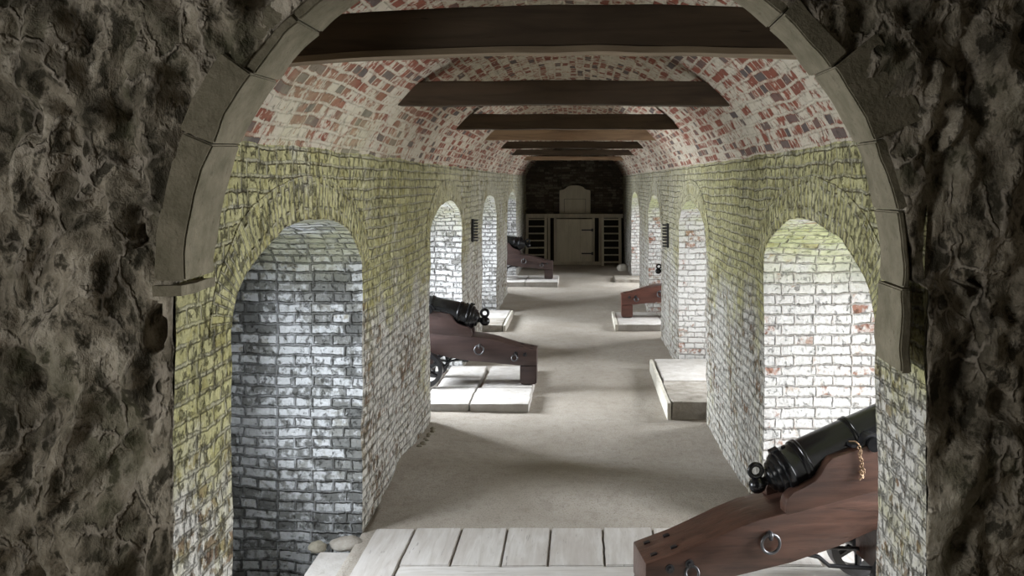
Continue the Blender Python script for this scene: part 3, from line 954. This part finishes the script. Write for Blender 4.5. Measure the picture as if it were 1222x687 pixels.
    if chain:
        bm = bmesh.new()
        p = Vector((1.115 * L, -(HALF + .006), .835 + W(1.1)))
        bm_tube(bm, [p + Vector((-.03, .05, .02)), p + Vector((-.015, .01, .03)), p + Vector((0, -.008, .015))], .004, 6)
        for k in range(9):
            c = p + Vector((.004 * math.sin(k * 1.7) + .0025 * k, -.006 - .004 * (k % 2), -.017 * k))
            bm_torus(bm, c, (1, .2, 0) if k % 2 else (.1, 1, 0), .0085, .0035, 12, 6)
        for k in range(5):
            c = p + Vector((.012 + .006 * math.cos(k * 2.3), -.014, -.118 - .012 * k))
            bm_torus(bm, c, (math.cos(k), 1, math.sin(k * 2)), .0095, .0035, 12, 6)
        o = from_bm('key_chain', bm, M['rust'], root, smooth=True)
        o['label'] = 'rusty hanging chain'
    return root

make_cannon((0.33, 4.90, 0.02), math.radians(9), 0.105, 23, M['gunwood'], 'largest black cannon on reddish wooden carriage, right foreground, with rusty chain', chain=True, L=1.05, drop=.05, back=.03, axle=1.40)
make_cannon((-0.465, 10.28, 0.095), math.radians(180), 0.0, 14, M['gunwood_dark'], 'black cannon on dark brown carriage with visible wheels, left second bay', back=.07, fat=1.15)
make_cannon((0.72, 15.2, 0.112), math.radians(0), 0.0, 8, M['gunwood_red'], 'right-hand cannon half hidden by a pier, red-brown carriage tail showing', back=.09)
make_cannon((-0.56, 20.15, 0.227), math.radians(180), 0.0, 9, M['gunwood_dark'], 'farthest cannon, small dark gun on the left just before the ladders', back=.04, fat=1.15)

# ---------------------------------------------------------------- end of the passage
YF = 24.75
deck = empty('raised_gallery', (XC, YF, 0.12))
tag(deck, 'raised wooden gallery front at the dark end with cream lower door', 'gallery')
def part_box(name, x0, x1, y0, y1, z0, z1, mat, parent, bev=0.006, origin=None, label=None):
    bm = bmesh.new()
    o_ = Vector(origin)
    bm_box(bm, Vector(((x0 + x1) / 2, (y0 + y1) / 2, (z0 + z1) / 2)) - o_, (x1 - x0, y1 - y0, z1 - z0))
    if bev: bmesh.ops.bevel(bm, geom=bm.edges[:], offset=bev, segments=1, affect='EDGES')
    o = from_bm(name, bm, mat, parent)
    if label: o['label'] = label
    return o
og = (XC, YF, 0.12)
part_box('deck', XL + .03, XR - .03, YF, Y1 - 0.03, 1.43, 1.47, M['ladderwood'], deck, origin=og)
part_box('front_beam', XL + .02, XR - .02, YF - .06, YF, 1.39, 1.50, M['ladderwood'], deck, origin=og)
for x in (-0.80, -0.63, 0.42, 0.60): part_box('post', x - .035, x + .035, YF - .03, YF + .05, .08, 1.39, M['ladderwood'], deck, origin=og)
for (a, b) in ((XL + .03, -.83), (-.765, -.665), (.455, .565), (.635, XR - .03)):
    part_box('gap_shade_board', a, b, YF + .20, YF + .22, .08, 1.42, M['shade_and_line'], deck, origin=og, bev=0, label='dark board painted as the shade of an opening')  # dark boards stand in for the shade inside the open gaps
door = empty('door_tmp', (0, 0, 0)); bpy.data.objects.remove(door)
dr = part_box('door', -.59, .38, YF - .035, YF + .01, .20, 1.36, M['paint'], deck, origin=og, label='cream painted lower door')
for z in (1.06, .42):
    bm = bmesh.new()
    bm_box(bm, Vector((.25, YF - .041, z)) - Vector(og), (.32, .01, .035))
    bm_box(bm, Vector((.385, YF - .045, z)) - Vector(og), (.05, .02, .08))
    from_bm('hinge', bm, M['iron'], dr)
for x in (-.27, .06):
    part_box('batten', x - .006, x + .006, YF - .038, YF - .03, .22, 1.34, M['ladderwood'], dr, origin=og, bev=0)
part_box('sill', -.95, .7, YF - .10, YF - .02, .10, .20, M['ladderwood'], deck, origin=og)
# upper shutter with shaped head
sh = empty('arched_shutter', (-.09, Y1 - .12, 1.50))
tag(sh, 'tall cream board with curved top standing above the lower door', 'shutter')
bm = bmesh.new()
pl = [(-.43, 0), (-.43, .60)]
pl += [(-.43 + .03 * (1 - math.cos(t)), .60 + .05 * math.sin(t)) for t in np.linspace(.3, PI / 2, 4)]
pl += [(-.33, .66)]
pl += [(-.27 * math.cos(t), .67 + .11 * math.sin(t)) for t in np.linspace(.15, PI - .15, 12)]
pl += [(.33, .66)]
pl += [(.43 - .03 * (1 - math.cos(t)), .60 + .05 * math.sin(t)) for t in np.linspace(PI / 2, .3, 4)]
pl += [(.43, .60), (.43, 0)]
bm_prism(bm, pl, -.025, .025, 0.006)
from_bm('board', bm, M['paint'], sh)
bm = bmesh.new()
for (x0, x1, z0, z1) in ((-.30, -.292, .03, .40), (.29, .298, .03, .40), (-.30, .298, .395, .402)):
    bm_box(bm, ((x0 + x1) / 2, -.027, (z0 + z1) / 2), (x1 - x0, .006, z1 - z0))
from_bm('hatch_line', bm, M['shade_and_line'], sh)

def ladder(x0, x1, label):
    z0 = floor_z((x0 + x1) / 2, 24.4) - 0.01
    root = empty('ladder', ((x0 + x1) / 2, 24.35, z0))
    tag(root, label, 'ladder', 'ladders up to the gallery')
    h = 1.50 - z0; hwid = (x1 - x0) / 2
    lean = 0.28
    for sd in (-1, 1):
        bm = bmesh.new()
        w = .035
        v = []
        for (z, dy) in ((0, 0), (h, lean)):
            for (a, b) in ((-w, -.05), (w, -.05), (w, .05), (-w, .05)):
                v.append(bm.verts.new((sd * hwid + a, dy + b, z)))
        for q in ((0, 1, 5, 4), (1, 2, 6, 5), (2, 3, 7, 6), (3, 0, 4, 7), (3, 2, 1, 0), (4, 5, 6, 7)): bm.faces.new([v[i] for i in q])
        from_bm('rail', bm, M['ladderwood'], root)
    for k in range(7):
        t = (k + .55) / 7.3
        bm = bmesh.new()
        bm_box(bm, (0, lean * t, h * t), (2 * hwid - .06, .10, .032))
        from_bm('tread', bm, M['ladderwood'], root)
    return root
ladder(-1.385, -.88, 'left-hand pale wooden ladder leaning on the gallery behind the farthest cannon')
ladder(.66, 1.13, 'right-hand pale wooden ladder leaning on the gallery by the right wall')

# ---------------------------------------------------------------- black racks on the piers
def rack(x, y, z0, z1, sgn, label):
    root = empty('wall_rack', (x, y, z0))
    tag(root, label, 'rack', 'black notched racks on the piers')
    bm = bmesh.new()
    bm_box(bm, (sgn * .014, 0, (z1 - z0) / 2), (.028, .15, z1 - z0))
    bmesh.ops.bevel(bm, geom=bm.edges[:], offset=.004, segments=1, affect='EDGES')
    from_bm('backplate', bm, M['iron'], root)
    n = 8
    for k in range(n):
        bm = bmesh.new()
        z = (z1 - z0) * (k + .5) / n
        bm_box(bm, (sgn * .055, -.02, z), (.06, .09, .018))
        bmesh.ops.bevel(bm, geom=bm.edges[:], offset=.003, segments=1, affect='EDGES')
        from_bm('peg', bm, M['iron'], root)
rack(XL + .008, 12.3, 1.55, 1.86, 1, 'black notched rack on the left pier beyond the second bay')
rack(XR - .008, 12.45, 1.46, 1.79, -1, 'black notched rack on the right pier beyond the second bay')

# ---------------------------------------------------------------- loose stones
def stone(x, y, r, label, sx=1.3, sz=.6, mat='pebble', group=None):
    bm = bmesh.new()
    bmesh.ops.create_icosphere(bm, subdivisions=3, radius=1)
    for v in bm.verts:
        p = v.co + Vector((x * 7, y * 7, 0))
        d = 1 + .22 * noise.noise(p * 1.3) + .08 * noise.noise(p * 3.5)
        v.co = Vector((v.co.x * r * sx * d, v.co.y * r * d, max(v.co.z * r * sz * d, -r * sz * .5)))
    o = from_bm('stone', bm, M[mat], None, smooth=True, angle=40)
    o.location = (x, y, (max(floor_z(x, y), -0.03) if y < 6.2 else floor_z(x, y)) + r * sz * .4)
    tag(o, label, 'stone', group)
    return o
stone(-1.52, 5.93, .085, 'broad flat stone at the foot of the near left pier beside the planks', 1.3, .5, 'roughslab')
stone(-1.69, 5.87, .05, 'dark small broken stone left of the flat stone by the near left pier', 1.2, .8)
stone(1.12, 22.8, .13, 'small pale stone on the floor by the right ladder foot', 1.1, .9, 'kerb')
for i in range(9):
    y = 7.9 + i * .085 + random.uniform(-.02, .02)
    stone(XL + .05 + random.uniform(0, .035), y, random.uniform(.012, .026),
          'small crumb of fallen rubble along the foot of the left pier', 1.2, .8, group='rubble crumbs along the left pier')

# ---------------------------------------------------------------- light
def area(name, loc, rot, sx, sy, power, col=(1, 1, 1)):
    l = bpy.data.lights.new(name, 'AREA'); l.shape = 'RECTANGLE'; l.size = sx; l.size_y = sy
    l.energy = power; l.color = col
    o = bpy.data.objects.new(name, l); o.location = loc; o.rotation_euler = rot
    return link(o)
LP = [330, 700, 400, 420]; RP = [500, 290, 340, 380]
LW = [1.8, 1.2, 1.5, 1.8]
for i, (c, hw) in enumerate(NICHES):
    area('daylight', (XL - 1.12 - .30 - .65, c, 1.42), (0, -PI / 2, 0), 1.6, LW[i], LP[i], (.90, .95, 1.0))
    area('daylight', (XR + 1.35 + .30 + .65, c, 1.42), (0, PI / 2, 0), 1.6, 1.8, RP[i], (.95, .975, 1.0))
area('rubble_fill_lamp', (RL - .25, (DY0 + DY1) / 2, (DZ0 + DZ1) / 2), (0, -PI / 2, 0), 1.7, 1.0, 47, (1, .98, .94))  # added lamp outside the unseen side opening, brightening the rubble face

w = bpy.data.worlds.new('overcast'); sc.world = w; w.use_nodes = True
bg = w.node_tree.nodes['Background']; bg.inputs[0].default_value = (.85, .92, 1, 1); bg.inputs[1].default_value = 1.2

# ---------------------------------------------------------------- camera
cd = bpy.data.cameras.new('camera'); cam = bpy.data.objects.new('camera', cd); link(cam)
cam.location = (0, 0, EYE); cam.rotation_euler = (PI / 2, 0, 0)
cd.sensor_fit = 'HORIZONTAL'; cd.sensor_width = 36; cd.lens = 36 * F / 1222
cd.shift_x = -(690 - 611) / 1222; cd.shift_y = -(343.5 - 218) / 1222
cd.clip_start = .05; cd.clip_end = 200
sc.camera = cam
vs = sc.view_settings
vs.view_transform = 'Standard'; vs.look = 'None'; vs.exposure = 0.0; vs.gamma = 1.0; vs.use_curve_mapping = False
